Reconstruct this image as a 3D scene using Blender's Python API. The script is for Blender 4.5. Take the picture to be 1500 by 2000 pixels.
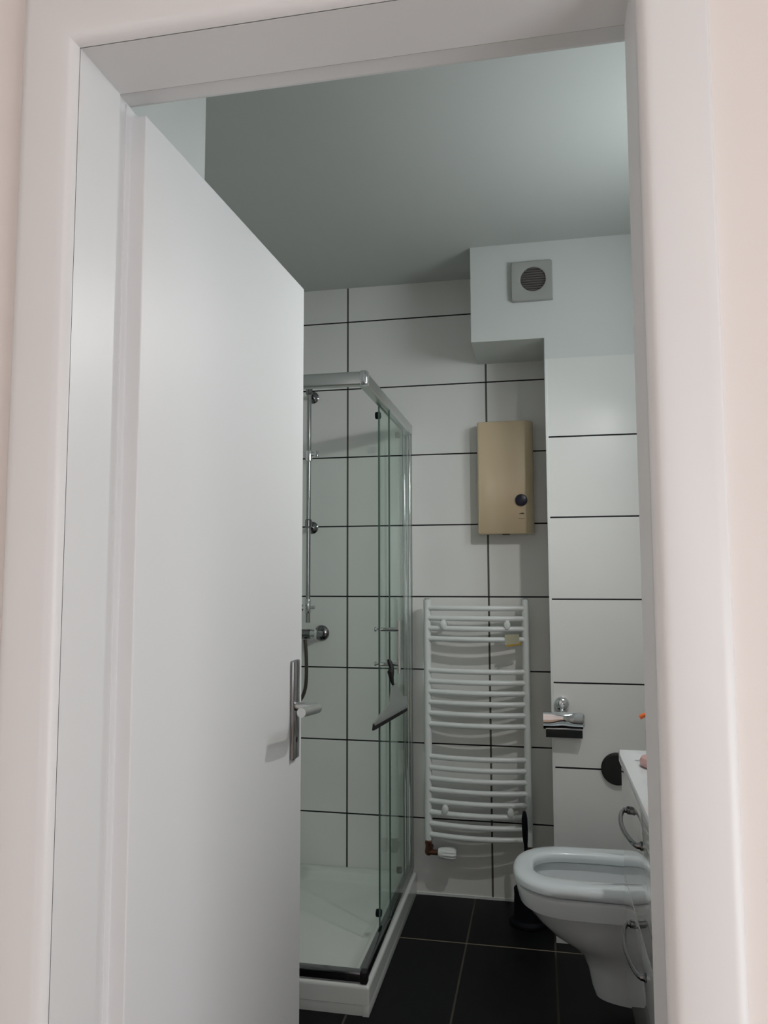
import bpy, bmesh, math
from mathutils import Vector, Matrix
from math import pi, sin, cos

for o in list(bpy.data.objects):
    bpy.data.objects.remove(o)
sc = bpy.context.scene
col = sc.collection

# ------------------------------------------------------------ camera
F_PX, PITCH, YAW, ROLL = 1500.0, 0.0844, 0.1989, -0.0023
CAM = Vector((0, 0, 1.292))
fw = Vector((-sin(YAW) * cos(PITCH), cos(YAW) * cos(PITCH), sin(PITCH)))
rt = Vector((cos(YAW), sin(YAW), 0))
up = rt.cross(fw)
r2 = rt * cos(ROLL) + up * sin(ROLL)
u2 = -rt * sin(ROLL) + up * cos(ROLL)
cd = bpy.data.cameras.new('camera')
cam = bpy.data.objects.new('camera', cd)
col.objects.link(cam)
m = Matrix.Identity(4)
for i in range(3):
    m[i][0] = r2[i]; m[i][1] = u2[i]; m[i][2] = -fw[i]; m[i][3] = CAM[i]
cam.matrix_world = m
cd.sensor_fit = 'VERTICAL'; cd.sensor_height = 24.0
cd.lens = F_PX / 2000.0 * 24.0
cd.clip_start = 0.02
sc.camera = cam

# ------------------------------------------------------------ light and exposure
W_BATH = 5.6        # daylight of the bathroom window pane (strength)
W_HALL = 2.35       # daylight of the hall window panes
W_HALL3 = 2.7
SPOT_W = 10.5      # small mirror cabinet lamp in the bathroom
LAMP = 5.0          # warm hall ceiling lamp
EXPOSURE = 1.0
wd = bpy.data.worlds.new('world'); sc.world = wd; wd.use_nodes = True
bg = wd.node_tree.nodes['Background']
bg.inputs[0].default_value = (0.6, 0.7, 0.85, 1); bg.inputs[1].default_value = 0.3
sc.view_settings.view_transform = 'Standard'
sc.view_settings.look = 'None'
sc.view_settings.gamma = 1.0
sc.view_settings.exposure = EXPOSURE
sc.view_settings.use_curve_mapping = False

# ------------------------------------------------------------ materials
def mat(name, colr, rough=0.5, metal=0.0, spec=0.5, coat=0.0, bump=0.0, bscale=200.0, alpha=1.0):
    mt = bpy.data.materials.new(name); mt.use_nodes = True
    nt = mt.node_tree; b = nt.nodes['Principled BSDF']
    b.inputs['Base Color'].default_value = (*colr, 1)
    b.inputs['Roughness'].default_value = rough
    b.inputs['Metallic'].default_value = metal
    b.inputs['Specular IOR Level'].default_value = spec
    b.inputs['Coat Weight'].default_value = coat
    b.inputs['Alpha'].default_value = alpha
    if bump:
        tc = nt.nodes.new('ShaderNodeTexCoord'); nz = nt.nodes.new('ShaderNodeTexNoise')
        nz.inputs['Scale'].default_value = bscale; nz.inputs['Detail'].default_value = 3
        bp = nt.nodes.new('ShaderNodeBump'); bp.inputs['Strength'].default_value = bump
        bp.inputs['Distance'].default_value = 0.002
        nt.links.new(tc.outputs['Object'], nz.inputs['Vector'])
        nt.links.new(nz.outputs['Fac'], bp.inputs['Height'])
        nt.links.new(bp.outputs['Normal'], b.inputs['Normal'])
    return mt

def emit(name, colr, s):
    mt = bpy.data.materials.new(name); mt.use_nodes = True
    nt = mt.node_tree; nt.nodes.clear()
    e = nt.nodes.new('ShaderNodeEmission'); e.inputs[0].default_value = (*colr, 1); e.inputs[1].default_value = s
    o = nt.nodes.new('ShaderNodeOutputMaterial'); nt.links.new(e.outputs[0], o.inputs[0])
    return mt

def math_node(nt, op, a, b=None):
    n = nt.nodes.new('ShaderNodeMath'); n.operation = op
    for i, v in enumerate((a, b)):
        if v is None: continue
        if isinstance(v, (int, float)): n.inputs[i].default_value = v
        else: nt.links.new(v, n.inputs[i])
    return n.outputs[0]

def line_mask(nt, coord, off, pitch, half):
    """1 where |coord-off| is within half of a multiple of pitch"""
    a = math_node(nt, 'SUBTRACT', coord, off)
    a = math_node(nt, 'DIVIDE', a, pitch)
    f = math_node(nt, 'FRACT', math_node(nt, 'ADD', a, 100.5))
    d = math_node(nt, 'ABSOLUTE', math_node(nt, 'SUBTRACT', f, 0.5))
    return math_node(nt, 'LESS_THAN', d, half / pitch)

def tile_mat(name, tile, g1, g2, axes, offs, pitches, halfs, rough=0.16, nscale=3.0, bump=0.02, spec=0.5):
    """axes[0] lines coloured g1 (drawn on top), axes[1] lines coloured g2; world metres"""
    mt = bpy.data.materials.new(name); mt.use_nodes = True
    nt = mt.node_tree; b = nt.nodes['Principled BSDF']
    ge = nt.nodes.new('ShaderNodeNewGeometry'); sp = nt.nodes.new('ShaderNodeSeparateXYZ')
    nt.links.new(ge.outputs['Position'], sp.inputs[0])
    m1 = line_mask(nt, sp.outputs[axes[0]], offs[0], pitches[0], halfs[0])
    m2 = line_mask(nt, sp.outputs[axes[1]], offs[1], pitches[1], halfs[1])
    nz = nt.nodes.new('ShaderNodeTexNoise'); nz.inputs['Scale'].default_value = nscale
    nt.links.new(ge.outputs['Position'], nz.inputs['Vector'])
    mx0 = nt.nodes.new('ShaderNodeMix'); mx0.data_type = 'RGBA'
    mx0.inputs[6].default_value = (*[c * 0.96 for c in tile], 1); mx0.inputs[7].default_value = (*[min(1, c * 1.04) for c in tile], 1)
    nt.links.new(nz.outputs['Fac'], mx0.inputs[0])
    mx1 = nt.nodes.new('ShaderNodeMix'); mx1.data_type = 'RGBA'
    nt.links.new(m2, mx1.inputs[0]); nt.links.new(mx0.outputs[2], mx1.inputs[6]); mx1.inputs[7].default_value = (*g2, 1)
    mx2 = nt.nodes.new('ShaderNodeMix'); mx2.data_type = 'RGBA'
    nt.links.new(m1, mx2.inputs[0]); nt.links.new(mx1.outputs[2], mx2.inputs[6]); mx2.inputs[7].default_value = (*g1, 1)
    nt.links.new(mx2.outputs[2], b.inputs['Base Color'])
    any_ = math_node(nt, 'MAXIMUM', m1, m2)
    r = math_node(nt, 'MULTIPLY', any_, 0.6); r = math_node(nt, 'ADD', r, rough)
    nt.links.new(r, b.inputs['Roughness'])
    b.inputs['Specular IOR Level'].default_value = spec
    h = math_node(nt, 'SUBTRACT', math_node(nt, 'MULTIPLY', nz.outputs['Fac'], bump), any_)
    bp = nt.nodes.new('ShaderNodeBump'); bp.inputs['Strength'].default_value = 0.35; bp.inputs['Distance'].default_value = 0.001
    nt.links.new(h, bp.inputs['Height']); nt.links.new(bp.outputs['Normal'], b.inputs['Normal'])
    return mt

TILE = (0.84, 0.835, 0.815)
BLK = (0.004, 0.004, 0.005); GRY = (0.10, 0.095, 0.085)
M = {}
M['tile_back'] = tile_mat('white_wall_tile', TILE, BLK, GRY, (2, 0), (-0.0005 + 0.0015, -0.8117), (0.302, 0.604), (0.0029, 0.0040))
M['tile_pilaster'] = tile_mat('white_wall_tile_pilaster', TILE, BLK, GRY, (2, 0), (0.001, 5.0), (0.302, 40.0), (0.0029, 0.002), rough=0.27)
M['tile_side'] = tile_mat('white_wall_tile_side', TILE, BLK, GRY, (2, 1), (0.001, 2.88), (0.302, 0.604), (0.0029, 0.0040))
M['tile_return'] = tile_mat('white_wall_tile_return', TILE, BLK, GRY, (2, 1), (0.001, 20.0), (9.0, 90.0), (0.0002, 0.0002), rough=0.2)
M['floor'] = tile_mat('anthracite_floor_tile', (0.0042, 0.0043, 0.005), (0.24, 0.20, 0.15), (0.075, 0.065, 0.055), (1, 0), (2.836, -0.2777), (0.61, 0.308), (0.003, 0.0034), rough=0.5, nscale=12.0, bump=0.1, spec=0.22)
M['hall_floor'] = mat('hall_laminate', (0.32, 0.22, 0.14), 0.4)
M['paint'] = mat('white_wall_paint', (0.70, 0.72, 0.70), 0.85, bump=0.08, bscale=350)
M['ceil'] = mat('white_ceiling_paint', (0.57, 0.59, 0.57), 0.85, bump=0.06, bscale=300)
M['hall'] = mat('cream_hall_paint', (0.82, 0.775, 0.745), 0.8, bump=0.05, bscale=250)
M['frame'] = mat('white_lacquered_frame', (0.775, 0.78, 0.78), 0.38, bump=0.01)
M['leaf'] = mat('white_door_lacquer', (0.78, 0.785, 0.79), 0.42)
M['seal'] = mat('grey_rubber_seal', (0.45, 0.44, 0.42), 0.7)
M['chrome'] = mat('polished_chrome', (0.82, 0.82, 0.84), 0.07, 1.0)
M['satin'] = mat('satin_aluminium', (0.62, 0.64, 0.63), 0.33, 1.0)
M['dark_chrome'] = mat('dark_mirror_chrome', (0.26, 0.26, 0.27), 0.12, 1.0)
M['plate'] = mat('steel_dark_reflection', (0.36, 0.36, 0.37), 0.14, 1.0)  # chrome darkened in its colour to imitate the dark reflection on the door plate
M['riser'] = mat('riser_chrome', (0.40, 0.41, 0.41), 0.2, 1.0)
M['flap_shade'] = mat('flap_shade_grey', (0.022, 0.028, 0.027), 0.35)
M['acryl'] = mat('white_acrylic', (0.76, 0.79, 0.76), 0.25, coat=0.2)
M['ceramic'] = mat('white_ceramic', (0.80, 0.835, 0.85), 0.1, coat=0.5)
M['seat'] = mat('white_toilet_seat_plastic', (0.81, 0.875, 0.90), 0.16, coat=0.3)
M['enamel'] = mat('white_radiator_enamel', (0.84, 0.86, 0.85), 0.3)
M['beige'] = mat('aged_beige_plastic', (0.70, 0.555, 0.365), 0.3, coat=1.0)
M['navy'] = mat('dark_navy_plastic', (0.006, 0.007, 0.028), 0.35)
M['brown'] = mat('brown_print', (0.07, 0.05, 0.03), 0.6)
M['black'] = mat('black_rubber', (0.006, 0.006, 0.006), 0.55)
M['blackpl'] = mat('black_blue_plastic', (0.0025, 0.003, 0.006), 0.65, spec=0.2)
M['gloss'] = mat('white_gloss_lacquer', (0.70, 0.72, 0.70), 0.03, spec=0.6, coat=0.6)
M['copper'] = mat('tarnished_copper', (0.16, 0.075, 0.05), 0.42, 0.85)
M['fan'] = mat('grey_white_plastic', (0.40, 0.40, 0.385), 0.45)
M['fan_dark'] = mat('dark_grille', (0.03, 0.024, 0.022), 0.6)
M['fan_edge'] = mat('grille_blade', (0.22, 0.20, 0.19), 0.5)
M['sticker'] = mat('cream_paper_label', (0.52, 0.50, 0.36), 0.7)
M['yellow'] = mat('yellow_print', (0.50, 0.30, 0.03), 0.6)
M['orange'] = mat('orange_plastic', (0.85, 0.18, 0.04), 0.35)
M['pink'] = mat('pink_soap', (0.62, 0.38, 0.36), 0.5)
M['hose'] = mat('dull_metal_hose', (0.10, 0.085, 0.075), 0.35, 0.8, bump=0.6, bscale=600)
M['trim'] = mat('white_tile_trim', (0.80, 0.82, 0.80), 0.3)
M['sash'] = mat('white_window_frame', (0.8, 0.8, 0.8), 0.4)
M['pane1'] = emit('daylit_frosted_pane', (0.90, 0.985, 1.0), W_BATH)
M['pane2'] = emit('daylit_hall_pane', (0.97, 0.96, 1.0), W_HALL)
M['pane3'] = emit('daylit_balcony_pane', (0.95, 0.96, 1.0), W_HALL3)
M['lamp'] = emit('warm_lamp_glass', (1.0, 0.78, 0.55), LAMP)

def glass_mat(name, tint, edge=False):
    mt = bpy.data.materials.new(name); mt.use_nodes = True
    nt = mt.node_tree; nt.nodes.clear()
    o = nt.nodes.new('ShaderNodeOutputMaterial')
    tr = nt.nodes.new('ShaderNodeBsdfTransparent'); tr.inputs[0].default_value = (*tint, 1)
    gl = nt.nodes.new('ShaderNodeBsdfGlossy'); gl.inputs['Roughness'].default_value = 0.02
    gl.inputs[0].default_value = (0.9, 0.95, 0.93, 1)
    fr = nt.nodes.new('ShaderNodeFresnel'); fr.inputs[0].default_value = 1.25
    mx = nt.nodes.new('ShaderNodeMixShader')
    ge = nt.nodes.new('ShaderNodeNewGeometry')
    k = math_node(nt, 'MULTIPLY', fr.outputs[0], math_node(nt, 'SUBTRACT', 1.0, ge.outputs['Backfacing']))
    nt.links.new(k, mx.inputs[0]); nt.links.new(tr.outputs[0], mx.inputs[1]); nt.links.new(gl.outputs[0], mx.inputs[2])
    nt.links.new(mx.outputs[0], o.inputs[0])
    return mt
M['glass'] = glass_mat('shower_glass', (0.93, 0.965, 0.945))
M['glass_edge'] = mat('green_glass_edge', (0.07, 0.12, 0.10), 0.2)
M['clear'] = mat('clear_plastic', (0.36, 0.38, 0.36), 0.3, alpha=0.65)

# ------------------------------------------------------------ mesh helpers (world coordinates)
def new(): return bmesh.new()

def box(bm, x0, x1, y0, y1, z0, z1, bev=0.0, seg=2):
    r = bmesh.ops.create_cube(bm, size=1.0)
    vs = r['verts']
    for v in vs:
        v.co = Vector(((x0 + x1) / 2 + v.co.x * (x1 - x0), (y0 + y1) / 2 + v.co.y * (y1 - y0), (z0 + z1) / 2 + v.co.z * (z1 - z0)))
    if bev:
        es = list({e for v in vs for e in v.link_edges})
        bmesh.ops.bevel(bm, geom=es, offset=bev, segments=seg, affect='EDGES', profile=0.5)
    return bm

def rotz(bm, ang, about):
    bmesh.ops.rotate(bm, verts=bm.verts, cent=about, matrix=Matrix.Rotation(ang, 3, 'Z'))

def frame_of(d):
    d = d.normalized()
    a = Vector((0, 0, 1)) if abs(d.z) < 0.9 else Vector((1, 0, 0))
    s = d.cross(a).normalized(); t = s.cross(d).normalized()
    return s, t

def tube(bm, pts, r, n=14, caps=True, radii=None, sx=1.0):
    pts = [Vector(p) for p in pts]; rings = []
    s = None
    for i, p in enumerate(pts):
        d = (pts[min(i + 1, len(pts) - 1)] - pts[max(i - 1, 0)])
        if s is None: s, t = frame_of(d)
        else:
            d = d.normalized(); s = (s - d * s.dot(d)).normalized(); t = s.cross(d).normalized()
        rr = radii[i] if radii else r
        rings.append([bm.verts.new(p + (s * cos(2 * pi * k / n) * sx + t * sin(2 * pi * k / n)) * rr) for k in range(n)])
    for a, b in zip(rings, rings[1:]):
        for k in range(n):
            bm.faces.new((a[k], a[(k + 1) % n], b[(k + 1) % n], b[k]))
    if caps:
        bm.faces.new(rings[0][::-1]); bm.faces.new(rings[-1])
    return bm

def lathe(bm, prof, org, axis=(0, 0, 1), n=28):
    """prof: list of (radius, distance along axis)"""
    org = Vector(org); ax = Vector(axis).normalized(); s, t = frame_of(ax)
    rings = []
    for r, h in prof:
        if r < 1e-6: rings.append([bm.verts.new(org + ax * h)])
        else: rings.append([bm.verts.new(org + ax * h + (s * cos(2 * pi * k / n) + t * sin(2 * pi * k / n)) * r) for k in range(n)])
    for a, b in zip(rings, rings[1:]):
        for k in range(n):
            if len(a) == 1 and len(b) == 1: continue
            if len(a) == 1: bm.faces.new((a[0], b[(k + 1) % n], b[k]))
            elif len(b) == 1: bm.faces.new((a[k], a[(k + 1) % n], b[0]))
            else: bm.faces.new((a[k], a[(k + 1) % n], b[(k + 1) % n], b[k]))
    if len(rings[0]) > 1: bm.faces.new(rings[0][::-1])
    if len(rings[-1]) > 1: bm.faces.new(rings[-1])
    return bm

def loft(bm, rings, closed=False, cap0=True, cap1=True):
    R = [[bm.verts.new(p) for p in r] for r in rings]
    n = len(R[0]); pairs = list(zip(R, R[1:]))
    if closed: pairs.append((R[-1], R[0]))
    for a, b in pairs:
        for k in range(n): bm.faces.new((a[k], a[(k + 1) % n], b[(k + 1) % n], b[k]))
    if not closed:
        if cap0: bm.faces.new(R[0][::-1])
        if cap1: bm.faces.new(R[-1])
    return bm

def prism(bm, poly, axis, a, b, bev=0.0):
    """poly 2D points in the plane across axis; extruded from a to b"""
    def mk(p, h):
        return {'x': Vector((h, p[0], p[1])), 'y': Vector((p[0], h, p[1])), 'z': Vector((p[0], p[1], h))}[axis]
    loft(bm, [[mk(p, a) for p in poly], [mk(p, b) for p in poly]])
    if bev: bmesh.ops.bevel(bm, geom=list(bm.edges), offset=bev, segments=2, affect='EDGES', profile=0.5)
    return bm

def world_loc(o):
    l = Vector((0, 0, 0))
    while o: l = l + o.location; o = o.parent
    return l

def obj(name, bm, material, parent=None, smooth=True, kind=None, label=None, cat=None, group=None, origin=None, angle=35):
    bmesh.ops.recalc_face_normals(bm, faces=bm.faces)
    me = bpy.data.meshes.new(name)
    off = world_loc(parent) if parent else Vector((0, 0, 0))
    if origin is not None: off = Vector(origin)
    for v in bm.verts: v.co -= off
    if smooth:
        ca = math.radians(angle)
        for f in bm.faces: f.smooth = True
        for e in bm.edges:
            if len(e.link_faces) == 2 and e.calc_face_angle(0) > ca: e.smooth = False
    bm.to_mesh(me); bm.free()
    for mm in (material if isinstance(material, (list, tuple)) else [material]): me.materials.append(mm)
    o = bpy.data.objects.new(name, me); col.objects.link(o)
    if parent: o.parent = parent
    if origin is not None: o.location = Vector(origin)
    if kind: o['kind'] = kind
    if label: o['label'] = label
    if cat: o['category'] = cat
    if group: o['group'] = group
    return o

def thing(name, label, cat, loc, group=None):
    o = bpy.data.objects.new(name, None); col.objects.link(o)
    o.location = Vector(loc); o.empty_display_size = 0.1
    o['label'] = label; o['category'] = cat
    if group: o['group'] = group
    return o

def struct(name, bm, m_, label=None, parent=None, smooth=False):
    return obj(name, bm, m_, parent, smooth=smooth, kind='structure', label=label)

# ------------------------------------------------------------ dimensions
D = 3.226          # back wall
YP = 2.911         # pilaster face
XP = 0.034         # pilaster left edge
ZC = 2.572         # bathroom ceiling
XR = 0.62          # bathroom right wall
XL = -1.425        # shower side wall
YN, YF = 0.847, 0.955   # lining near edge, rebate
JX0, JX1, JZ = -0.578, 0.118, 1.985
WY0, WY1 = 0.857, 1.0   # door wall faces
XC, YC = -0.70, 1.50    # left wall return and its corner

# ------------------------------------------------------------ structure
b = new(); box(b, XL, XR, WY0, D, -0.1, 0.0); struct('floor', b, M['floor'], 'dark anthracite tiled bathroom floor with thin light grout')
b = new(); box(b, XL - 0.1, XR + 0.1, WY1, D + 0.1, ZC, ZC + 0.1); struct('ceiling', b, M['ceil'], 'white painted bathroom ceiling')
b = new(); box(b, XL - 0.1, XR + 0.1, D, D + 0.1, 0, ZC); struct('wall_back', b, M['tile_back'], 'white tiled back wall with black grout lines')
b = new(); box(b, XL - 0.1, XL, YC - 0.1, D, 0, ZC); struct('wall_left', b, M['tile_side'], 'white tiled side wall of the shower')
# right wall with the window opening
wy0, wy1, wz0, wz1 = 1.80, 2.36, 1.86, 2.30
b = new()
box(b, XR, XR + 0.12, WY1, D, 0, wz0); box(b, XR, XR + 0.12, WY1, D, wz1, ZC)
box(b, XR, XR + 0.12, WY1, wy0, wz0, wz1); box(b, XR, XR + 0.12, wy1, D, wz0, wz1)
struct('wall_right', b, M['tile_side'], 'white tiled right wall behind the vanity and toilet')
# left wall return beside the door, painted
b = new(); box(b, XC - 0.12, XC, WY1, YC, 0, ZC); box(b, XL - 0.1, XC - 0.12, YC - 0.12, YC, 0, ZC)
struct('wall_entrance', b, M['paint'], 'white painted wall beside the open door')
# door wall (between hall and bathroom), with opening
ox0, ox1, oz = JX0 - 0.03, JX1 + 0.03, JZ + 0.03
b = new()
box(b, -1.30, ox0, WY0, WY1, 0, 2.70); box(b, ox1, 1.6, WY0, WY1, 0, 2.70); box(b, ox0, ox1, WY0, WY1, oz, 2.70)
for f in b.faces:
    if f.normal.y > 0.5: f.material_index = 1
struct('wall_front', b, [M['hall'], M['paint']], 'cream painted wall around the door opening')
# hall shell
b = new(); box(b, -1.30, 1.6, -2.4, WY0, -0.1, 0); struct('floor_hall', b, M['hall_floor'])
b = new(); box(b, -1.30, 1.6, -2.4, WY0, 2.6, 2.7); struct('ceiling_hall', b, M['hall'])
b = new(); box(b, -1.40, -1.30, -2.4, WY1, 0, 2.7); struct('wall_hall_left', b, M['hall'])
gy0, gy1, gz0, gz1 = -1.0, 0.15, 0.05, 1.7
b = new(); box(b, 1.6, 1.7, -2.4, gy0, 0, 2.7); box(b, 1.6, 1.7, gy1, WY1, 0, 2.7); box(b, 1.6, 1.7, gy0, gy1, 0, gz0); box(b, 1.6, 1.7, gy0, gy1, gz1, 2.7)
struct('wall_hall_right', b, M['hall'])
hx0, hx1, hz0, hz1 = 0.45, 1.5, 1.0, 2.15
b = new()
box(b, -1.4, hx0, -2.5, -2.4, 0, 2.7); box(b, hx1, 1.7, -2.5, -2.4, 0, 2.7)
box(b, hx0, hx1, -2.5, -2.4, 0, hz0); box(b, hx0, hx1, -2.5, -2.4, hz1, 2.7)
struct('wall_hall_back', b, M['hall'])

def window(name, axis, c, a0, a1, z0, z1, paneM, depth):
    """frame and pane in an opening; axis x: plane x=c, spans y a0..a1"""
    def bx(bm, p0, p1, q0, q1, d0, d1, bev=0.004):
        if axis == 'x': box(bm, d0, d1, p0, p1, q0, q1, bev)
        else: box(bm, p0, p1, d0, d1, q0, q1, bev)
    f = 0.05; d0, d1 = sorted((c, c + depth))
    bm = new()
    bx(bm, a0, a1, z0, z0 + f, d0, d1); bx(bm, a0, a1, z1 - f, z1, d0, d1)
    bx(bm, a0, a0 + f, z0 + f, z1 - f, d0, d1); bx(bm, a1 - f, a1, z0 + f, z1 - f, d0, d1)
    fr = obj(name, bm, M['sash'], kind='structure', label='white framed window')
    mid = (d0 + d1) / 2
    bm = new(); bx(bm, a0 + f, a1 - f, z0 + f, z1 - f, mid - 0.004, mid + 0.004, 0)
    obj('pane', bm, paneM, fr, smooth=False)
    return fr
window('window_1', 'x', XR + 0.03, wy0, wy1, wz0, wz1, M['pane1'], 0.05)
window('window_2', 'y', -2.42, hx0, hx1, hz0, hz1, M['pane2'], -0.05)
window('window_3', 'x', 1.62, gy0, gy1, gz0, gz1, M['pane3'], 0.05)

# pilaster in the back right corner (tiled below, painted above)
ZT = 2.112
b = new(); box(b, XP + 0.008, XR, YP, D, 0, ZT)
for f in b.faces:
    if f.normal.x < -0.5: f.material_index = 1
pl = struct('wall_pilaster', b, [M['tile_pilaster'], M['tile_return']], 'white tiled projecting wall in the back right corner')
b = new(); box(b, XP - 0.001, XP + 0.009, YP - 0.0015, YP + 0.012, 0.03, ZT, 0.001); struct('trim_2', b, M['trim'], 'white edge strip down the projecting tiled wall')
# painted boxed-in duct above
poly = [(-0.242, 2.194), (XP, 2.194), (XP, ZT), (XR, ZT), (XR, ZC), (-0.242, ZC)]
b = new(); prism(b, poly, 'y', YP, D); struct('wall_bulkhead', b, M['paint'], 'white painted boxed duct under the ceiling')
# little plinth tile under the pilaster
b = new(); box(b, XP + 0.0, XR, YP - 0.010, YP + 0.0, 0, 0.032, 0.001); struct('baseboard_back', b, M['trim'])
# tiled low wall carrying the toilet (mostly hidden)
b = new(); box(b, 0.44, XR, 2.245, YP, 0, 1.0); struct('wall_cistern', b, M['tile_side'], 'low tiled wall carrying the toilet')
# silicone line on floor at back wall
b = new(); box(b, -0.52, XP, D - 0.004, D, 0, 0.010); struct('trim_3', b, M['trim'])

# ------------------------------------------------------------ door frame (lining + casing)
def casing_profile(side):
    # across = distance from opening edge outward, depth y ; (0 = reveal plane)
    return [(0.000, 0.8545), (0.0035, 0.847), (0.0095, 0.8415), (0.0155, 0.8395), (0.062, 0.8385), (0.070, 0.8400), (0.0745, 0.8440), (0.0755, 0.8570), (0.0, 0.8570)]
def frame_ring(prof):
    """sweep a profile round the opening (left leg, head, right leg) with mitres"""
    bm = new(); paths = []
    for a, y in prof:
        paths.append([Vector((JX0 - a, y, 0)), Vector((JX0 - a, y, JZ + a)), Vector((JX1 + a, y, JZ + a)), Vector((JX1 + a, y, 0))])
    V = [[bm.verts.new(p) for p in ps] for ps in paths]; n = len(V)
    for i in range(n):
        j = (i + 1) % n
        for k in range(3): bm.faces.new((V[i][k], V[i][k + 1], V[j][k + 1], V[j][k]))
    bm.faces.new([V[i][0] for i in range(n)]); bm.faces.new([V[i][3] for i in range(n)][::-1])
    return bm
fr = struct('trim_1', frame_ring([(0, 0.856), (0, YF), (0.013, YF), (0.013, 1.0), (0.024, 1.0), (0.024, 0.856)]), M['frame'], 'white door frame around the open bathroom door')
obj('casing', frame_ring(casing_profile(0)), M['frame'], fr, angle=50)
obj('casing', frame_ring([(0.013, 1.0), (0.0135, 1.006), (0.018, 1.010), (0.07, 1.010), (0.0725, 1.006), (0.073, 1.0)]), M['frame'], fr, angle=50)
obj('seal', frame_ring([(0.0035, YF + 0.0005), (0.010, YF + 0.0005), (0.010, YF + 0.006), (0.0045, YF + 0.007)]), M['seal'], fr)

# ------------------------------------------------------------ door leaf (open)
HX, HY = -0.5635, 1.003           # visible face, hinge end
ANG = math.atan2(-0.0225, 0.717)  # rotate so the free end is nearer the room centre
piv = Vector((HX, HY, 0))
def dbox(bm, d0, d1, s0, s1, z0, z1, bev=0.0015):
    """d: distance behind visible face (to -x), s: along the leaf from the hinge"""
    box(bm, HX - d1, HX - d0, HY + s0, HY + s1, z0, z1, bev)
b = new(); dbox(b, 0, 0.026, 0, 0.717, 0.008, 1.981); dbox(b, 0.024, 0.040, -0.013, 0.730, 0.008, 1.994)
rotz(b, ANG, piv)
door = struct('door_1', b, M['leaf'], 'plain white bathroom door standing open on the left', smooth=False)
HZ = 1.006
def dpt(d, s, z):  # point in front of the visible face by d, along s
    v = Vector((HX + d, HY + s, z)); return piv + Matrix.Rotation(ANG, 3, 'Z') @ (v - piv)
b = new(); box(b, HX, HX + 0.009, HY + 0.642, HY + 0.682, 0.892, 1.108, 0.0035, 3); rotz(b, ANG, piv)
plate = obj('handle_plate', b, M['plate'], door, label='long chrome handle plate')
b = new()
pts = []; S0 = 0.662
pts.append(dpt(0.006, S0, HZ)); pts.append(dpt(0.03, S0, HZ)); pts.append(dpt(0.045, S0 - 0.002, HZ))
for k in range(1, 7):
    a = k / 6 * pi / 2
    pts.append(dpt(0.045 + 0.018 * sin(a), S0 - 0.002 - 0.018 * (1 - cos(a)), HZ))
for k in range(1, 9): pts.append(dpt(0.063 - 0.002 * k / 8, S0 - 0.02 - 0.10 * k / 8, HZ + 0.001 * k))
tube(b, pts, 0.0095, 18, radii=[0.0095] * 3 + [0.0097] * 6 + [0.0098] * 8)
obj('lever', b, M['satin'], plate, label='satin metal door lever')
b = new(); lathe(b, [(0.0, 0.0092), (0.006, 0.0094), (0.007, 0.0088), (0.007, 0.007)], dpt(0, S0, HZ - 0.072), (1, 0, 0), 16)
obj('keyhole', b, M['black'], plate)
b = new(); box(b, HX - 0.049, HX - 0.040, HY + 0.642, HY + 0.682, 0.892, 1.108, 0.003); rotz(b, ANG, piv); obj('handle_plate', b, M['chrome'], door)
# lock faceplate on the free edge
b = new(); box(b, HX - 0.022, HX - 0.004, HY + 0.7165, HY + 0.7185, 0.87, 1.10, 0.0005); rotz(b, ANG, piv); obj('lock_faceplate', b, M['satin'], door)
for hz in (0.25, 1.72):
    b = new(); tube(b, [(HX - 0.047, HY - 0.006, hz), (HX - 0.047, HY - 0.006, hz + 0.09)], 0.0065, 12); obj('hinge', b, M['satin'], door)

# ------------------------------------------------------------ shower tray
TX0, TX1, TY0, TY1, TZ = XL + 0.002, -0.516, 2.320, D - 0.002, 0.088
t = thing('shower_tray', 'white square acrylic shower tray on the floor in the left corner', 'shower tray', ((TX0 + TX1) / 2, (TY0 + TY1) / 2, 0))
def rrect(x0, x1, y0, y1, r, z, n=6):
    pts = []
    for cx, cy, a0 in ((x1 - r, y1 - r, 0), (x0 + r, y1 - r, pi / 2), (x0 + r, y0 + r, pi), (x1 - r, y0 + r, 3 * pi / 2)):
        for k in range(n + 1):
            a = a0 + k / n * pi / 2
            pts.append(Vector((cx + r * cos(a), cy + r * sin(a), z)))
    return pts
b = new()
rim = 0.058
loft(b, [rrect(TX0, TX1, TY0, TY1, 0.006, 0.033), rrect(TX0, TX1, TY0, TY1, 0.006, TZ - 0.012), rrect(TX0, TX1, TY0, TY1, 0.006, TZ - 0.006),
         rrect(TX0 + 0.004, TX1 - 0.004, TY0 + 0.004, TY1 - 0.004, 0.006, TZ - 0.001), rrect(TX0 + 0.01, TX1 - 0.01, TY0 + 0.01, TY1 - 0.01, 0.01, TZ),
         rrect(TX0 + rim, TX1 - rim, TY0 + rim, TY1 - rim, 0.05, TZ), rrect(TX0 + rim + 0.006, TX1 - rim - 0.006, TY0 + rim + 0.006, TY1 - rim - 0.006, 0.05, TZ - 0.004),
         rrect(TX0 + rim + 0.022, TX1 - rim - 0.022, TY0 + rim + 0.022, TY1 - rim - 0.022, 0.05, TZ - 0.022), rrect(TX0 + rim + 0.05, TX1 - rim - 0.05, TY0 + rim + 0.05, TY1 - rim - 0.05, 0.05, TZ - 0.027),
         rrect(TX0 + 0.43, TX1 - 0.43, TY0 + 0.43, TY1 - 0.43, 0.02, TZ - 0.033)])
obj('basin', b, M['acryl'], t, angle=50)
b = new(); box(b, TX0, TX1 - 0.004, TY0 + 0.004, TY0 + 0.02, 0, 0.030, 0.001); box(b, TX1 - 0.02, TX1 - 0.0005, TY0 + 0.001, TY1, 0, 0.032, 0.001)
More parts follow.
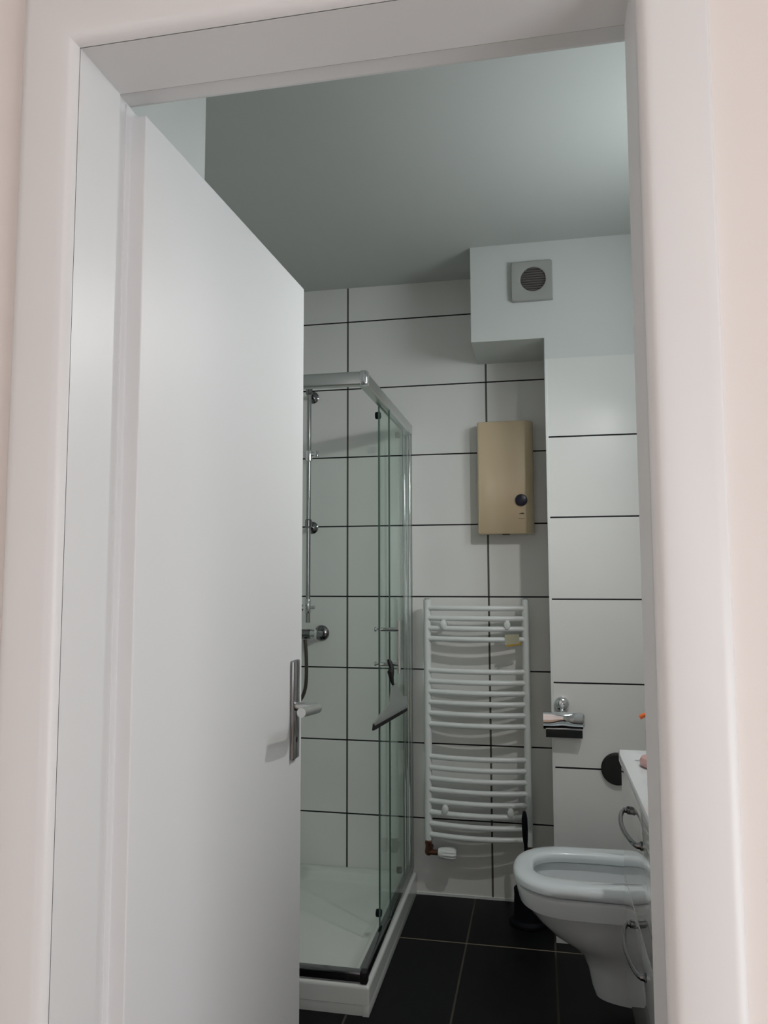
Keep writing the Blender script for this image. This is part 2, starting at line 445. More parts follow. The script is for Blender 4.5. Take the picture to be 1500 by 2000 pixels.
obj('apron', b, M['acryl'], t)
b = new(); lathe(b, [(0.0, 0.006), (0.03, 0.006), (0.045, 0.004), (0.048, 0.0)], ((TX0 + TX1) / 2, (TY0 + TY1) / 2, TZ - 0.034)); obj('drain_cover', b, M['chrome'], t)

# ------------------------------------------------------------ shower enclosure
t = thing('shower_enclosure', 'glass corner shower enclosure with satin metal rails and sliding doors', 'shower cabin', ((TX0 + TX1) / 2, (TY0 + TY1) / 2, TZ))
GX = -0.540; GY = 2.340      # centre planes of the two sides
RT0, RT1 = 1.899, 1.942
def rail(bm, along, z0, z1):
    if along == 'x': box(bm, XL, GX + 0.008, GY - 0.016, GY + 0.016, z0, z1, 0.005, 3)
    else: box(bm, GX - 0.016, GX + 0.016, GY + 0.008, D, z0, z1, 0.005, 3)
for al in 'xy':
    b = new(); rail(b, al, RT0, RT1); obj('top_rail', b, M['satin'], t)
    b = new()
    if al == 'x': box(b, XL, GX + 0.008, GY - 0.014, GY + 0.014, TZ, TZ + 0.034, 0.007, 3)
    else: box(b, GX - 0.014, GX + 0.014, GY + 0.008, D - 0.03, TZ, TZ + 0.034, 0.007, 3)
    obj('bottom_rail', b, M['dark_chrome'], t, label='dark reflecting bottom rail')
b = new(); box(b, GX - 0.006, GX + 0.019, GY - 0.019, GY + 0.010, RT0 - 0.002, RT1 + 0.002, 0.005, 3); obj('corner_cap', b, M['chrome'], t)
b = new(); box(b, GX - 0.006, GX + 0.017, GY - 0.017, GY + 0.010, TZ, TZ + 0.037, 0.005, 3); obj('corner_cap', b, M['black'], t)
b = new()
box(b, -0.5625, -0.553, D - 0.026, D, TZ, RT0, 0.003, 3); box(b, -0.553, -0.546, D - 0.019, D, TZ, RT0, 0.001); box(b, -0.5465, -0.529, D - 0.030, D, TZ, RT0, 0.006, 4)
obj('wall_profile', b, M['chrome'], t, angle=60)
b = new(); box(b, XL, XL + 0.03, GY - 0.014, GY + 0.014, TZ, RT0, 0.006, 3); obj('wall_profile', b, M['chrome'], t)
def pane(bm, x0, x1, y0, y1, z0, z1):
    box(bm, x0, x1, y0, y1, z0, z1)
    bm.faces.ensure_lookup_table()
    for f in bm.faces:
        if f.calc_area() < 0.1: f.material_index = 1
    return bm
GM = [M['glass'], M['glass_edge']]
b = pane(new(), -0.531, -0.525, 2.715, D - 0.02, TZ + 0.02, RT0 + 0.005); obj('fixed_glass', b, GM, t, smooth=False)
b = pane(new(), XL + 0.02, -0.93, GY - 0.014, GY - 0.008, TZ + 0.02, RT0 + 0.005); obj('fixed_glass', b, GM, t, smooth=False)
dr = obj('sliding_glass', pane(new(), -0.551, -0.545, 2.630, 3.11, TZ + 0.028, RT0 - 0.002), GM, t, smooth=False)
df = obj('sliding_glass', pane(new(), -1.34, -0.86, GY + 0.005, GY + 0.011, TZ + 0.028, RT0 - 0.002), GM, t, smooth=False)
for yy in (2.668, 3.06):
    for zz in (RT0 - 0.028, TZ + 0.062):
        b = new(); lathe(b, [(0, 0.0), (0.012, 0.0), (0.013, 0.003), (0.013, 0.016), (0.010, 0.019), (0, 0.019)], (-0.568, yy, zz), (1, 0, 0), 18)
        obj('roller', b, M['blackpl'], dr)
for xx in (-1.30, -0.90):
    for zz in (RT0 - 0.028, TZ + 0.062):
        b = new(); lathe(b, [(0, 0.0), (0.012, 0.0), (0.013, 0.003), (0.013, 0.016), (0.010, 0.019), (0, 0.019)], (xx, GY + 0.010, zz), (0, 1, 0), 18)
        obj('roller', b, M['blackpl'], df)
# handle on the side door
HYY = 2.675
b = new(); tube(b, [(-0.487, HYY, 0.957), (-0.487, HYY, 1.141)], 0.0062, 14)
for zz in (1.108, 0.987):
    tube(b, [(-0.551, HYY, zz), (-0.487, HYY, zz)], 0.0075, 12, radii=[0.0075, 0.0075])
    lathe(b, [(0, 0.0), (0.0095, 0.0), (0.0095, 0.004), (0.004, 0.006), (0.004, 0.022)], (-0.573, HYY, zz), (1, 0, 0), 16)
obj('door_handle', b, M['chrome'], dr, label='chrome bar handle')
b = new(); tube(b, [(-0.90, GY - 0.05, 0.957), (-0.90, GY - 0.05, 1.141)], 0.0062, 14)
for zz in (1.108, 0.987): tube(b, [(-0.90, GY - 0.05, zz), (-0.90, GY + 0.02, zz)], 0.0075, 12)
obj('door_handle', b, M['chrome'], df)

# squeegee hanging on the door handle
A = Vector((-0.540, 2.500, 0.798)); B_ = Vector((-0.472, 2.739, 0.824))
t = thing('squeegee', 'translucent grey squeegee with black rubber blade hanging on the shower handle', 'squeegee', (A + B_) / 2)
up_ = Vector((0, 0, 1)); nrm = (B_ - A).cross(up_).normalized() * 0.004
C0 = Vector((-0.505, 2.640, 0.915)); C1 = Vector((-0.500, 2.655, 0.925))
b = new()
front = [A + up_ * 0.010, B_ + up_ * 0.006, B_ + up_ * 0.045, B_ + up_ * 0.052 - (B_ - A) * 0.12, C1, C0, A + (B_ - A) * 0.47 + up_ * 0.058, A + up_ * 0.018]
loft(b, [[p - nrm for p in front], [p + nrm for p in front]])
obj('blade_holder', b, M['clear'], t)
b = new()
fr_ = [A - up_ * 0.004 - (B_ - A) * 0.02, B_ - up_ * 0.006, B_ + up_ * 0.012, A + up_ * 0.014]
loft(b, [[p - nrm * 0.9 for p in fr_], [p + nrm * 0.9 for p in fr_]]); obj('rubber_blade', b, M['black'], t)
b = new()
tube(b, [(-0.502, 2.650, 0.914), (-0.509, 2.647, 0.945), (-0.511, 2.646, 0.965), (-0.509, 2.652, 0.978), (-0.515, 2.652, 0.995), (-0.520, 2.655, 1.006)], 0.008, 12,
     radii=[0.0035, 0.0085, 0.0125, 0.0085, 0.0085, 0.006])
obj('hook', b, M['black'], t)

# ------------------------------------------------------------ shower riser and mixer
RX, RY = -0.966, 3.155
t = thing('shower_riser', 'chrome shower riser rail on the tiled wall half hidden by the door', 'shower rail', (RX, D, 1.2))
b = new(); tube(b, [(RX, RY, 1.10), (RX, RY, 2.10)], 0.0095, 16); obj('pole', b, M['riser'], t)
for zz in (2.085, 1.507):
    b = new(); lathe(b, [(0.027, 0.0), (0.027, 0.004), (0.018, 0.010), (0.009, 0.013), (0.009, D - RY)], (RX - 0.004, D, zz), (0, -1, 0), 24)
    lathe(b, [(0.011, -0.016), (0.0145, -0.012), (0.0145, 0.016), (0.011, 0.020)], (RX, RY, zz + 0.012), (0, 0, 1), 20)
    obj('wall_bracket', b, M['dark_chrome'], t)
b = new(); lathe(b, [(0.012, -0.024), (0.016, -0.020), (0.016, 0.022), (0.012, 0.026)], (RX, RY, 1.812), (0, 0, 1), 20)
tube(b, [(RX, RY, 1.820), (RX + 0.030, RY - 0.005, 1.820)], 0.009, 14)
box(b, RX + 0.028, RX + 0.044, RY - 0.014, RY + 0.006, 1.805, 1.832, 0.003)
obj('slider', b, M['chrome'], t)
b = new(); lathe(b, [(0.011, -0.03), (0.013, -0.026), (0.013, 0.026), (0.011, 0.03)], (RX, RY, 1.170), (0, 0, 1), 20)
tube(b, [(RX, RY, 1.164), (RX + 0.026, RY, 1.164)], 0.006, 12); lathe(b, [(0.004, 0), (0.008, 0.002), (0.008, 0.012), (0.005, 0.014)], (RX + 0.018, RY, 1.164), (1, 0, 0), 14)
hs = obj('hand_shower_holder', b, M['chrome'], t)
b = new(); tube(b, [(RX - 0.02, RY - 0.02, 1.17), (RX - 0.05, RY - 0.05, 1.23), (RX - 0.07, RY - 0.08, 1.30), (RX - 0.08, RY - 0.10, 1.345)], 0.011, 14, radii=[0.009, 0.012, 0.012, 0.011])
lathe(b, [(0.012, -0.03), (0.036, -0.012), (0.040, 0.0), (0.036, 0.006), (0, 0.006)], (RX - 0.082, RY - 0.105, 1.362), (-0.1, -0.85, -0.45), 24)
obj('hand_shower', b, M['chrome'], t)
t2 = thing('shower_mixer', 'chrome shower mixer tap on the tiled wall beside the door edge', 'shower mixer', (-1.03, D, 1.05))
MZ = 1.052
b = new(); tube(b, [(-1.15, 3.150, MZ), (-0.945, 3.150, MZ)], 0.021, 20); obj('body', b, M['dark_chrome'], t2)
for xx in (-0.925, -1.125):
    b = new(); lathe(b, [(0.033, 0.0), (0.034, 0.003), (0.031, 0.010), (0.020, 0.015), (0.015, 0.016)], (xx, D, MZ), (0, -1, 0), 28); obj('wall_rosette', b, M['dark_chrome'], t2)
    b = new(); dx = -0.025 if xx > -1 else 0.025
    tube(b, [(xx, D - 0.012, MZ), (xx, D - 0.03, MZ), (xx + dx, 3.165, MZ), (xx + dx, 3.150, MZ)], 0.015, 16, radii=[0.015, 0.016, 0.019, 0.021]); obj('inlet_elbow', b, M['dark_chrome'], t2)
for xx, d in ((-0.945, 1), (-1.15, -1)):
    b = new(); lathe(b, [(0.019, 0.0), (0.022, 0.004), (0.022, 0.022), (0.016, 0.026), (0, 0.027)], (xx - 0.008 * d, 3.150, MZ), (d, 0, 0), 20); obj('knob', b, M['chrome'], t2)
b = new()
hp = [(-0.972, 3.135, 1.03), (-0.966, 3.13, 0.99), (-0.962, 3.125, 0.93), (-0.960, 3.12, 0.87), (-0.966, 3.12, 0.82), (-0.985, 3.12, 0.78), (-1.02, 3.12, 0.76), (-1.06, 3.12, 0.79), (-1.075, 3.12, 0.88), (-1.06, 3.12, 1.0), (-1.02, 3.115, 1.10), (RX - 0.02, RY - 0.022, 1.16)]
# smooth the hose
def smooth_path(p, it=3):
    p = [Vector(q) for q in p]
    for _ in range(it):
        q = [p[0]]
        for a, c in zip(p, p[1:]): q += [a * 0.75 + c * 0.25, a * 0.25 + c * 0.75]
        q.append(p[-1]); p = q
    return p
tube(b, smooth_path(hp, 2), 0.0075, 12); obj('hose', b, M['hose'], t2, label='dull ribbed metal shower hose')

# ------------------------------------------------------------ water heater
t = thing('water_heater', 'beige electric water heater on the back wall above the radiator', 'water heater', (-0.13, D, 1.46))
x0, x1, z0, z1, yf = -0.243, -0.016, 1.465, 1.929, 3.147
b = new()
def hsec(z, ins):
    pts = []; r1, r2_ = 0.010, 0.034
    a0, a1, f0 = x0 + ins, x1 - ins, yf + ins
    pts.append(Vector((a0, D - 0.014, z)))
    for k in range(5): a = pi + k / 4 * pi / 2; pts.append(Vector((a0 + r1 + r1 * cos(a), f0 + r1 + r1 * sin(a), z)))
    for k in range(9): a = 1.5 * pi + k / 8 * pi / 2; pts.append(Vector((a1 - r2_ + r2_ * cos(a), f0 + r2_ + r2_ * sin(a), z)))
    pts.append(Vector((a1, D - 0.014, z)))
    return pts
loft(b, [hsec(z0, 0.004), hsec(z0 + 0.004, 0.0), hsec(z1 - 0.004, 0.0), hsec(z1, 0.004)])
obj('casing', b, M['beige'], t, angle=45)
b = new(); box(b, x0 + 0.01, x1 - 0.012, D - 0.014, D, z0 + 0.006, z1 - 0.006, 0.002); obj('back_plate', b, M['beige'], t)
b = new(); lathe(b, [(0.0245, 0.0), (0.0245, 0.006), (0.022, 0.011), (0.016, 0.013), (0, 0.013)], (-0.067, yf, 1.601), (0, -1, 0), 32)
kn = obj('knob', b, M['navy'], t, label='round dark navy control knob')
b = new(); box(b, -0.0680, -0.0660, yf - 0.0145, yf - 0.0125, 1.610, 1.619); obj('knob_mark', b, M['navy'], kn)
b = new(); prism(b, [(-0.0785, 1.5445), (-0.0560, 1.5445), (-0.0560, 1.5485), (-0.0625, 1.5505), (-0.0690, 1.5490)], 'y', yf - 0.0006, yf + 0.0005)
box(b, -0.0800, -0.0560, yf - 0.0006, yf + 0.0005, 1.5255, 1.5270); obj('printed_mark', b, M['brown'], t)
b = new(); box(b, -0.145, -0.115, yf + 0.01, yf + 0.03, z0 - 0.003, z0 + 0.001, 0.001); obj('latch', b, M['brown'], t)

# ------------------------------------------------------------ towel radiator
t = thing('towel_radiator', 'white ladder towel radiator with curved bars on the back wall', 'radiator', (-0.256, D, 0.24))
yr = 3.150
for xa, xb in ((-0.4695, -0.4410), (-0.0730, -0.0435)):
    b = new(); prism(b, [(xa, yr + 0.012), (xa, yr - 0.004), (xa + 0.006, yr - 0.012), (xa + 0.014, yr - 0.015), (xb - 0.006, yr - 0.012), (xb, yr - 0.004), (xb, yr + 0.012), (xb - 0.006, yr + 0.016), (xa + 0.006, yr + 0.016)], 'z', 0.243, 1.200)
    up1 = obj('upright', b, M['enamel'], t, angle=50)
    b = new(); lathe(b, [(0.010, 0.0), (0.010, 0.004), (0.006, 0.006)], ((xa + xb) / 2, yr, 1.2), (0, 0, 1), 16); obj('end_cap', b, M['satin'], up1)
bars_z = [1.165, 1.124, 1.083, 1.041, 0.913, 0.870, 0.828, 0.786, 0.743, 0.700, 0.571, 0.528, 0.485, 0.441, 0.397, 0.353, 0.309, 0.266]
zr0 = bars_z[0]
def bar_bm(z):
    bm = new(); pts = []
    for k in range(17):
        u = k / 16; pts.append((-0.452 + u * 0.391, yr - 0.030 * (1 - (2 * u - 1) ** 2) - 0.002, z))
    return tube(bm, pts, 0.0108, 14)
bar0 = obj('bar', bar_bm(zr0), M['enamel'], t)
for z in bars_z[1:]:
    c = bar0.copy(); col.objects.link(c); c.parent = t; c.location = (0, 0, z - zr0)
def clip(cx, cz):
    bm = new(); lathe(bm, [(0.0, 0.006), (0.008, 0.0055), (0.0125, 0.003), (0.0135, 0.0), (0.0135, -0.03), (0.009, -0.032), (0.009, -0.085)], (0, 0, 0), (0, -1, 0), 20)
    u = ((cx + 0.452) / 0.391); yy = yr - 0.030 * (1 - (2 * u - 1) ** 2) - 0.014
    for v in bm.verts:
        k = 1.35 if v.co.y < 0.04 else 1.0
        v.co = Vector((cx + v.co.x * 0.95, min(yy + v.co.y, D), cz + v.co.z * k))
    return bm
for cx, cz in ((-0.385, 1.100), (-0.130, 1.100), (-0.384, 0.373), (-0.128, 0.373)):
    obj('wall_clip', clip(cx, cz), M['enamel'], t)
def ybar(x): u = (x + 0.452) / 0.391; return yr - 0.030 * (1 - (2 * u - 1) ** 2) - 0.002
# paper label wrapped on the fourth bar
b = new()
def lab(bm, x0_, x1_, zt0, zt1, zb0, zb1, th=0.001):
    f = [Vector((x0_, ybar(x0_) - 0.0125, zb0)), Vector((x1_, ybar(x1_) - 0.0125, zb1)), Vector((x1_, ybar(x1_) - 0.0120, zt1)), Vector((x0_, ybar(x0_) - 0.0120, zt0))]
    loft(bm, [f, [p + Vector((0, th, 0)) for p in f]])
lab(b, -0.1400, -0.0830, 1.062, 1.064, 1.022, 1.027)
lb = obj('paper_label', b, M['sticker'], t, label='yellowed paper label on a bar')
b = new(); lab(b, -0.1330, -0.0760, 1.0245, 1.033, 1.014, 1.0225, 0.0016)
obj('yellow_stripe', b, M['yellow'], lb)
# valve and thermostat
vx, vz = -0.4555, 0.196
b = new(); tube(b, [(vx, yr, 0.246), (vx, yr, 0.21), (vx, yr + 0.002, vz), (vx, yr + 0.02, vz - 0.002), (vx, D, vz - 0.002)], 0.013, 16, radii=[0.011, 0.013, 0.016, 0.013, 0.010])
tube(b, [(vx - 0.002, yr, vz), (vx + 0.042, yr - 0.003, vz)], 0.0105, 16)
lathe(b, [(0.012, 0), (0.0145, 0.003), (0.0145, 0.014), (0.012, 0.017)], (vx, yr, 0.224), (0, 0, 1), 6)
vv = obj('valve', b, M['copper'], t, label='tarnished copper coloured valve elbow')
b = new(); n = 48; rings = []
for h, r, rib in ((0.038, 0.010, 0), (0.040, 0.017, 0), (0.050, 0.021, 0), (0.060, 0.022, 0), (0.066, 0.024, 1), (0.098, 0.0255, 1), (0.106, 0.024, 1), (0.112, 0.018, 0)):
    rings.append([Vector((vx + h, yr - 0.004 + cos(2 * pi * k / n) * (r - (0.0028 if rib and (k // 2) % 2 else 0)), vz + sin(2 * pi * k / n) * (r - (0.0028 if rib and (k // 2) % 2 else 0)))) for k in range(n)])
loft(b, rings); obj('thermostat_head', b, M['enamel'], vv, angle=30)
b = new(); tube(b, [(-0.058, yr, 0.246), (-0.058, yr, 0.20), (-0.058, yr + 0.02, 0.192), (-0.058, D, 0.192)], 0.011, 14); obj('return_pipe', b, M['copper'], t)

# ------------------------------------------------------------ extractor fan
t = thing('extractor_fan', 'square extractor fan cover with round slatted grille near the ceiling', 'extractor fan', (-0.007, YP, 2.34))
fy = YP - 0.022
b = new()
cx, cz, rr = -0.003, 2.419, 0.0475
def round_square(cx_, cy_, x0_, x1_, y0_, y1_, N=72):
    out = []
    for k in range(N):
        a = 2 * pi * (k + 0.5) / N; dx, dy = cos(a), sin(a)
        tx = ((x1_ - cx_) if dx > 0 else (x0_ - cx_)) / dx; ty = ((y1_ - cy_) if dy > 0 else (y0_ - cy_)) / dy
        t_ = min(tx, ty); out.append((cx_ + dx * t_, cy_ + dy * t_, a))
    return out
sq = [Vector((x, y, 0)) for x, y, a in round_square(cx, cz, -0.0855, 0.0695, 2.338, 2.491)]
def sqp(y, ins): return [Vector((cx + (p.x - cx) * (1 - ins), y, cz + (p.y - cz) * (1 - ins))) for p in sq]
def crp(y, r): return [Vector((cx + r * cos(math.atan2(p.y - cz, p.x - cx)), y, cz + r * sin(math.atan2(p.y - cz, p.x - cx)))) for p in sq]
loft(b, [sqp(YP, 0), sqp(fy + 0.003, 0), sqp(fy, 0.04), crp(fy - 0.001, rr + 0.004), crp(fy + 0.001, rr), crp(fy + 0.016, rr)])
obj('cover', b, M['fan'], t, angle=30)
b = new(); lathe(b, [(0, 0), (rr, 0), (rr, 0.001), (0, 0.001)], (cx, fy + 0.012, cz), (0, 1, 0), 32); gr = obj('grille', b, M['fan_dark'], t)
b = new()
for k in range(10):
    z = cz - rr + 0.0055 + k * 0.0094; hw = math.sqrt(max(rr * rr - (z - cz) ** 2, 0)) - 0.0005
    f = [(z - 0.001, fy + 0.012), (z + 0.0002, fy + 0.012), (z - 0.0008 + 0.003, fy + 0.003), (z - 0.002 + 0.003, fy + 0.003)]
    loft(b, [[Vector((cx - hw, y, zz)) for zz, y in f], [Vector((cx + hw, y, zz)) for zz, y in f]])
obj('slats', b, M['fan_edge'], gr)

# ------------------------------------------------------------ toilet roll holder
t = thing('toilet_roll_holder', 'empty chrome toilet roll holder with cover flap on the tiled wall', 'toilet roll holder', (0.072, YP, 0.80))
b = new(); lathe(b, [(0.027, 0.0), (0.027, 0.006), (0.023, 0.014), (0.014, 0.020), (0, 0.022)], (0.071, YP, 0.832), (0, -1, 0), 32); obj('wall_mount', b, M['chrome'], t)
b = new(); tube(b, [(0.071, YP - 0.015, 0.832), (0.070, YP - 0.045, 0.828), (0.069, YP - 0.058, 0.816), (0.069, YP - 0.060, 0.808)], 0.006, 12)
tube(b, [(0.010, YP - 0.058, 0.807), (0.138, YP - 0.058, 0.807)], 0.0045, 12)
tube(b, [(0.138, YP - 0.058, 0.807), (0.143, YP - 0.058, 0.800), (0.143, YP - 0.058, 0.765), (0.138, YP - 0.058, 0.756), (0.012, YP - 0.058, 0.754)], 0.0045, 12)
obj('bracket_arm', b, M['chrome'], t)
b = new(); R_ = []
def flap(x):
    # profile in (y, z): curved front flap with a lower lip
    k = (x - 0.072) / 0.066; bow = 0.004 * math.exp(-(k * 3) ** 2)
    f = [(0.060, 0.812), (0.066, 0.810), (0.071 + bow, 0.800), (0.073 + bow, 0.775 + 0.012 * math.exp(-(k * 2.2) ** 2)), (0.068, 0.760 + 0.006 * math.exp(-(k * 2.2) ** 2)), (0.060, 0.7525), (0.055, 0.7490)]
    return f
xs = [0.0035 + i / 20 * 0.137 for i in range(21)]
for x in xs:
    f = flap(x); R_.append([Vector((x, YP - y, z)) for y, z in f] + [Vector((x, YP - y + 0.0016, z - 0.0004)) for y, z in f[::-1]])
loft(b, R_); obj('cover_flap', b, M['chrome'], t, angle=40)
b = new(); box(b, 0.012, 0.141, YP - 0.014, YP - 0.010, 0.713, 0.775, 0.001); obj('back_plate', b, M['flap_shade'], t, label='dark sheet standing in for the shade under the flap')  # shade below the flap, put in as a thin dark sheet

# black round cap on the pilaster
b = new(); lathe(b, [(0.056, 0.0), (0.056, 0.010), (0.050, 0.016), (0, 0.018)], (0.2585, YP, 0.610), (0, -1, 0), 40)
obj('round_cap', b, M['black'], label='flat black round cap on the tiled wall beside the vanity', cat='wall cap', origin=(0.2585, YP, 0.610))

# ------------------------------------------------------------ toilet brush
bx_, by_ = -0.064, 3.040
t = thing('toilet_brush', 'dark blue black toilet brush in its holder behind the toilet', 'toilet brush', (bx_, by_, 0))
b = new(); lathe(b, [(0.070, 0.0), (0.072, 0.004), (0.070, 0.012), (0.058, 0.022), (0.055, 0.04), (0.052, 0.10), (0.053, 0.125), (0.047, 0.13), (0.044, 0.115), (0.0, 0.11)], (bx_, by_, 0), (0, 0, 1), 32); obj('holder', b, M['blackpl'], t)
b = new(); tube(b, [(bx_ - 0.002, by_, 0.108), (bx_ - 0.006, by_, 0.285), (bx_ - 0.007, by_, 0.30), (bx_ - 0.008, by_, 0.34), (bx_ - 0.009, by_, 0.38), (bx_ - 0.009, by_, 0.402), (bx_ - 0.009, by_, 0.408)], 0.008, 14, radii=[0.007, 0.007, 0.0095, 0.0115, 0.011, 0.007, 0.002])
obj('handle', b, M['blackpl'], t)

# ------------------------------------------------------------ toilet
TYC = 2.468
t = thing('toilet', 'white wall hung toilet with the seat down in the right corner', 'toilet', (0.42, TYC, 0.06))
XB = 0.438
def outline(xf, w, z, xb=XB, L=0.26, n=22, yc=TYC, taper=0.05, ex=2.5):
    """D-shaped outline, rounded to the left (-x); same vertex count always"""
    pts = []
    for k in range(n + 1):               # near side, back to tip
        s = k / n; a = s * pi / 2
        # straight run then rounded nose
        if s < 0.3: x = xb + (xf + L - xb) * (s / 0.3); ww = w * (1 - taper * (xb - x) / (xb - xf))
        else:
            a = (s - 0.3) / 0.7 * pi / 2
            x = xf + L - L * sin(a) ** (2 / ex); ww = w * (1 - taper * (xb - x) / (xb - xf)) * cos(a) ** (2 / ex) if k < n else 0
        pts.append((x, -ww))
    full = pts + [(x, -y) for x, y in pts[:-1][::-1]]
    return [Vector((x, yc + y, z)) for x, y in full]
secs = [(0.165, 0.055, 0.052), (0.140, 0.075, 0.062), (0.130, 0.082, 0.090), (0.120, 0.088, 0.140), (0.100, 0.100, 0.182), (0.060, 0.118, 0.212), (0.015, 0.135, 0.240), (-0.030, 0.152, 0.282), (-0.062, 0.166, 0.320), (-0.068, 0.170, 0.328), (-0.078, 0.182, 0.332), (-0.088, 0.187, 0.372), (-0.087, 0.186, 0.380), (-0.080, 0.180, 0.386)]
rings = [outline(xf, w, z, L=min(0.155, (XB - xf) * 0.5), taper=0.09, ex=2.3) for xf, w, z in secs]
def hole(x0_, x1_, w, z, n=22, ex=3.1):
    cx_ = (x0_ + x1_) / 2; a_ = (x1_ - x0_) / 2; N = 4 * 0 + len(rings[0]); pts = []
    for k in range(N):
        # start at back near side, go via near side to the tip, back along the far side
        th = -0.04 - (2 * pi - 0.08) * k / (N - 1)
        c_, s_ = cos(th), sin(th)
        pts.append(Vector((cx_ + a_ * abs(c_) ** (2 / ex) * (1 if c_ > 0 else -1), TYC + w * abs(s_) ** (2 / ex) * (1 if s_ > 0 else -1), z)))
    return pts
rings += [hole(-0.050, 0.33, 0.122, 0.386), hole(-0.048, 0.328, 0.121, 0.376), hole(-0.042, 0.32, 0.116, 0.34), hole(0.0, 0.30, 0.085, 0.27), hole(0.08, 0.27, 0.06, 0.215), hole(0.12, 0.25, 0.045, 0.20)]
b = new(); loft(b, rings); obj('bowl', b, M['ceramic'], t, angle=28)
so = lambda ins, z: outline(-0.096 + ins, 0.192 - ins, z, xb=0.40 - ins, L=0.150, taper=0.09, ex=2.3)
si = lambda g, z: hole(-0.034 + g, 0.315 - g, 0.106 - g, z)
b = new()
loft(b, [so(0.004, 0.391), so(0.0, 0.396), so(0.0, 0.408), so(0.004, 0.4155), so(0.012, 0.420), so(0.028, 0.4225), si(-0.013, 0.4225), si(-0.005, 0.4195), si(-0.001, 0.413), si(0, 0.404), si(-0.004, 0.392)], closed=True)
obj('seat', b, M['seat'], t, angle=40)
for yy in (-0.075, 0.075):
    b = new(); tube(b, [(0.405, TYC + yy - 0.02, 0.405), (0.405, TYC + yy + 0.02, 0.405)], 0.011, 14); obj('seat_hinge', b, M['chrome'], t)

# ------------------------------------------------------------ vanity with ceramic basin
VX, VY0, VY1, VZ0, VZ1 = 0.2085, 1.32, 2.226, 0.205, 0.800
t = thing('vanity_cabinet', 'glossy white wall hung vanity cabinet with curved chrome handles at the right', 'cabinet', ((VX + XR) / 2, (VY0 + VY1) / 2, VZ0))
b = new(); box(b, VX + 0.019, XR - 0.002, VY0, VY1, VZ0, VZ1, 0.001); obj('body', b, M['gloss'], t)
for za, zb, zk in ((0.496, 0.797, 0.7080), (VZ0, 0.493, 0.4350)):
    b = new(); box(b, VX, VX + 0.018, VY0, VY1, za, zb, 0.0008); d_ = obj('drawer', b, M['gloss'], t)
    b = new(); ya, yb = 1.800, 2.062
    pts = [(VX - 0.001, yb, zk), (VX - 0.012, yb - 0.001, zk)]
    for k in range(0, 19):
        u = k / 18
        pts.append((VX - 0.014 - 0.016 * sin(pi * u) ** 0.7, yb - 0.004 - (yb - ya - 0.008) * u, zk))
    pts += [(VX - 0.012, ya + 0.001, zk), (VX - 0.001, ya, zk)]
    tube(b, pts, 0.0055, 12)
    for yk in (ya, yb): lathe(b, [(0.010, 0.0), (0.010, 0.004), (0.007, 0.007), (0.006, 0.014)], (VX, yk, zk), (-1, 0, 0), 20)
    obj('bow_handle', b, M['dark_chrome'], d_, label='chrome bow handle')
# basin
t = thing('washbasin', 'white ceramic washbasin top on the vanity cabinet at the right', 'washbasin', ((VX + XR) / 2, (VY0 + VY1) / 2, VZ1))
wx0, wx1, wya, wyb, zt = 0.198, XR - 0.002, VY0 - 0.01, 2.2335, 0.8205
cxb, cyb = 0.420, 1.80
rs_ = round_square(cxb, cyb, wx0, wx1, wya, wyb, 88)
def rr2(ins, z): return [Vector((x + (ins if x < cxb else -ins), y + (ins if y < cyb else -ins), z)) for x, y, a in rs_]
def bas(a_, c_, z): return [Vector((cxb + a_ * cos(a), cyb + c_ * sin(a), z)) for x, y, a in rs_]
b = new()
loft(b, [rr2(0.001, VZ1), rr2(0, VZ1 + 0.003), rr2(0, zt - 0.004), rr2(0.003, zt), bas(0.165, 0.26, zt), bas(0.158, 0.25, zt - 0.006), bas(0.14, 0.22, zt - 0.013), bas(0.02, 0.02, zt - 0.015)], cap0=True)
obj('basin_top', b, M['ceramic'], t, angle=40)
b = new(); tube(b, [(0.55, 2.10, zt - 0.002), (0.55, 2.10, zt + 0.10), (0.535, 2.09, zt + 0.13), (0.48, 2.03, zt + 0.13), (0.47, 2.02, zt + 0.11)], 0.012, 14); obj('tap', b, M['chrome'], label='chrome tap standing on the washbasin', cat='tap', origin=(0.55, 2.10, zt))
# soap bar and bottle on the basin rim
sp_ = (0.262, 2.05, zt)
b = new()
N = 24
def el(rx, ry, z): return [Vector((sp_[0] + rx * cos(2 * pi * k / N), sp_[1] + ry * sin(2 * pi * k / N), sp_[2] + z)) for k in range(N)]
loft(b, [el(0.018, 0.030, 0), el(0.024, 0.038, 0.004), el(0.026, 0.040, 0.013), el(0.021, 0.034, 0.022), el(0.010, 0.020, 0.026)])
obj('soap_bar', b, M['pink'], label='pinkish soap bar lying on the white washbasin rim', cat='soap', origin=sp_)
bt = (0.2725, 2.100, zt)
t = thing('soap_bottle', 'bottle with an orange cap standing on the washbasin behind the door frame', 'bottle', bt)
b = new(); lathe(b, [(0.012, 0), (0.014, 0.003), (0.014, 0.078), (0.011, 0.09), (0.007, 0.096)], bt, (0, 0, 1), 24); obj('bottle_body', b, M['ceramic'], t)
b = new(); lathe(b, [(0.009, 0.094), (0.0105, 0.098), (0.0105, 0.116), (0.006, 0.122), (0, 0.123)], bt, (0, 0, 1), 20)
tube(b, [(bt[0], bt[1], zt + 0.117), (bt[0] - 0.016, bt[1], zt + 0.117), (bt[0] - 0.027, bt[1], zt + 0.110)], 0.0060, 12); obj('bottle_cap', b, M['orange'], t, label='orange cap')

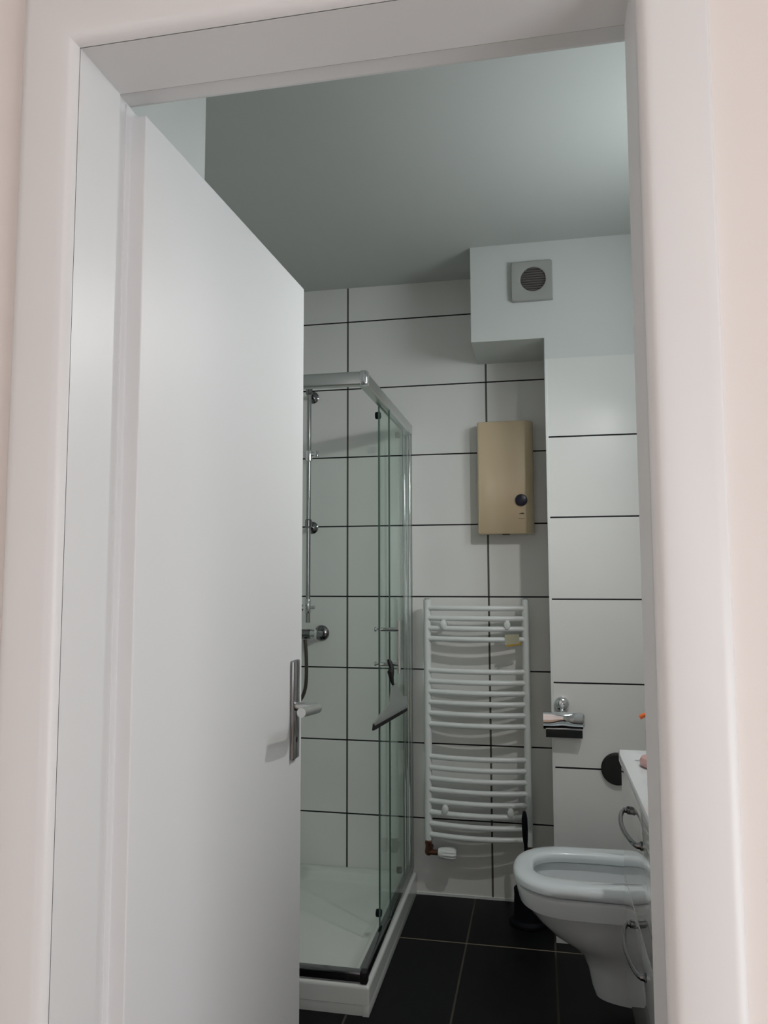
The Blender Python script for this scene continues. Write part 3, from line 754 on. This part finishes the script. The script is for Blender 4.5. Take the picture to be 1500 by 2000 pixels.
# ------------------------------------------------------------ hall ceiling lamp
t = thing('ceiling_lamp', 'round warm ceiling lamp in the hall', 'lamp', (0.7, -0.6, 2.6))
b = new(); lathe(b, [(0.17, 0), (0.17, 0.02), (0.16, 0.022)], (0.7, -0.6, 2.6), (0, 0, -1), 36); obj('base', b, M['enamel'], t)
b = new(); lathe(b, [(0.155, 0.022), (0.15, 0.04), (0.11, 0.06), (0, 0.07)], (0.7, -0.6, 2.6), (0, 0, -1), 36); obj('lamp_glass', b, M['lamp'], t)

# ------------------------------------------------------------ mirror cabinet with its small lamp (right wall, beyond the door frame)
t = thing('mirror_cabinet', 'mirror cabinet on the right wall above the washbasin', 'cabinet', (XR, 1.80, 1.22))
b = new(); box(b, 0.505, XR - 0.002, 1.40, 2.05, 1.12, 1.80, 0.002); obj('body', b, M['enamel'], t)
b = new(); box(b, 0.498, 0.504, 1.40, 2.05, 1.12, 1.80, 0.001); obj('mirror', b, M['chrome'], t)
LP = Vector((0.350, 2.01, 2.065)); AX = Vector((-0.62, 0.11, -0.78)).normalized()
b = new()
tube(b, smooth_path([(0.56, 1.98, 1.80), (0.56, 1.98, 2.05), (0.51, 1.985, 2.11), tuple(LP - AX * 0.055)], 2), 0.006, 12)
lathe(b, [(0.022, 0.0), (0.022, 0.01), (0.012, 0.014)], (0.56, 1.98, 1.80), (0, 0, 1), 24)
la = obj('lamp_arm', b, M['chrome'], t)
b = new(); lathe(b, [(0, -0.060), (0.012, -0.060), (0.020, -0.045), (0.030, -0.012), (0.028, -0.012), (0.018, -0.042), (0, -0.050)], LP, AX, 28); obj('lamp_head', b, M['chrome'], la)
b = new(); lathe(b, [(0, -0.032), (0.014, -0.032), (0.016, -0.026), (0, -0.020)], LP, AX, 20); obj('lamp_lens', b, emit('lit_lens', (0.95, 1.0, 1.0), 12.0), la)
ld = bpy.data.lights.new('mirror_lamp_light', 'SPOT'); ld.energy = SPOT_W; ld.color = (1.0, 0.985, 0.96)
ld.shadow_soft_size = 0.018; ld.spot_size = math.radians(160); ld.spot_blend = 1.0
lo = bpy.data.objects.new('mirror_lamp_light', ld); col.objects.link(lo); lo.parent = la
lo.location = LP - world_loc(la); lo.rotation_euler = AX.to_track_quat('-Z', 'Y').to_euler()
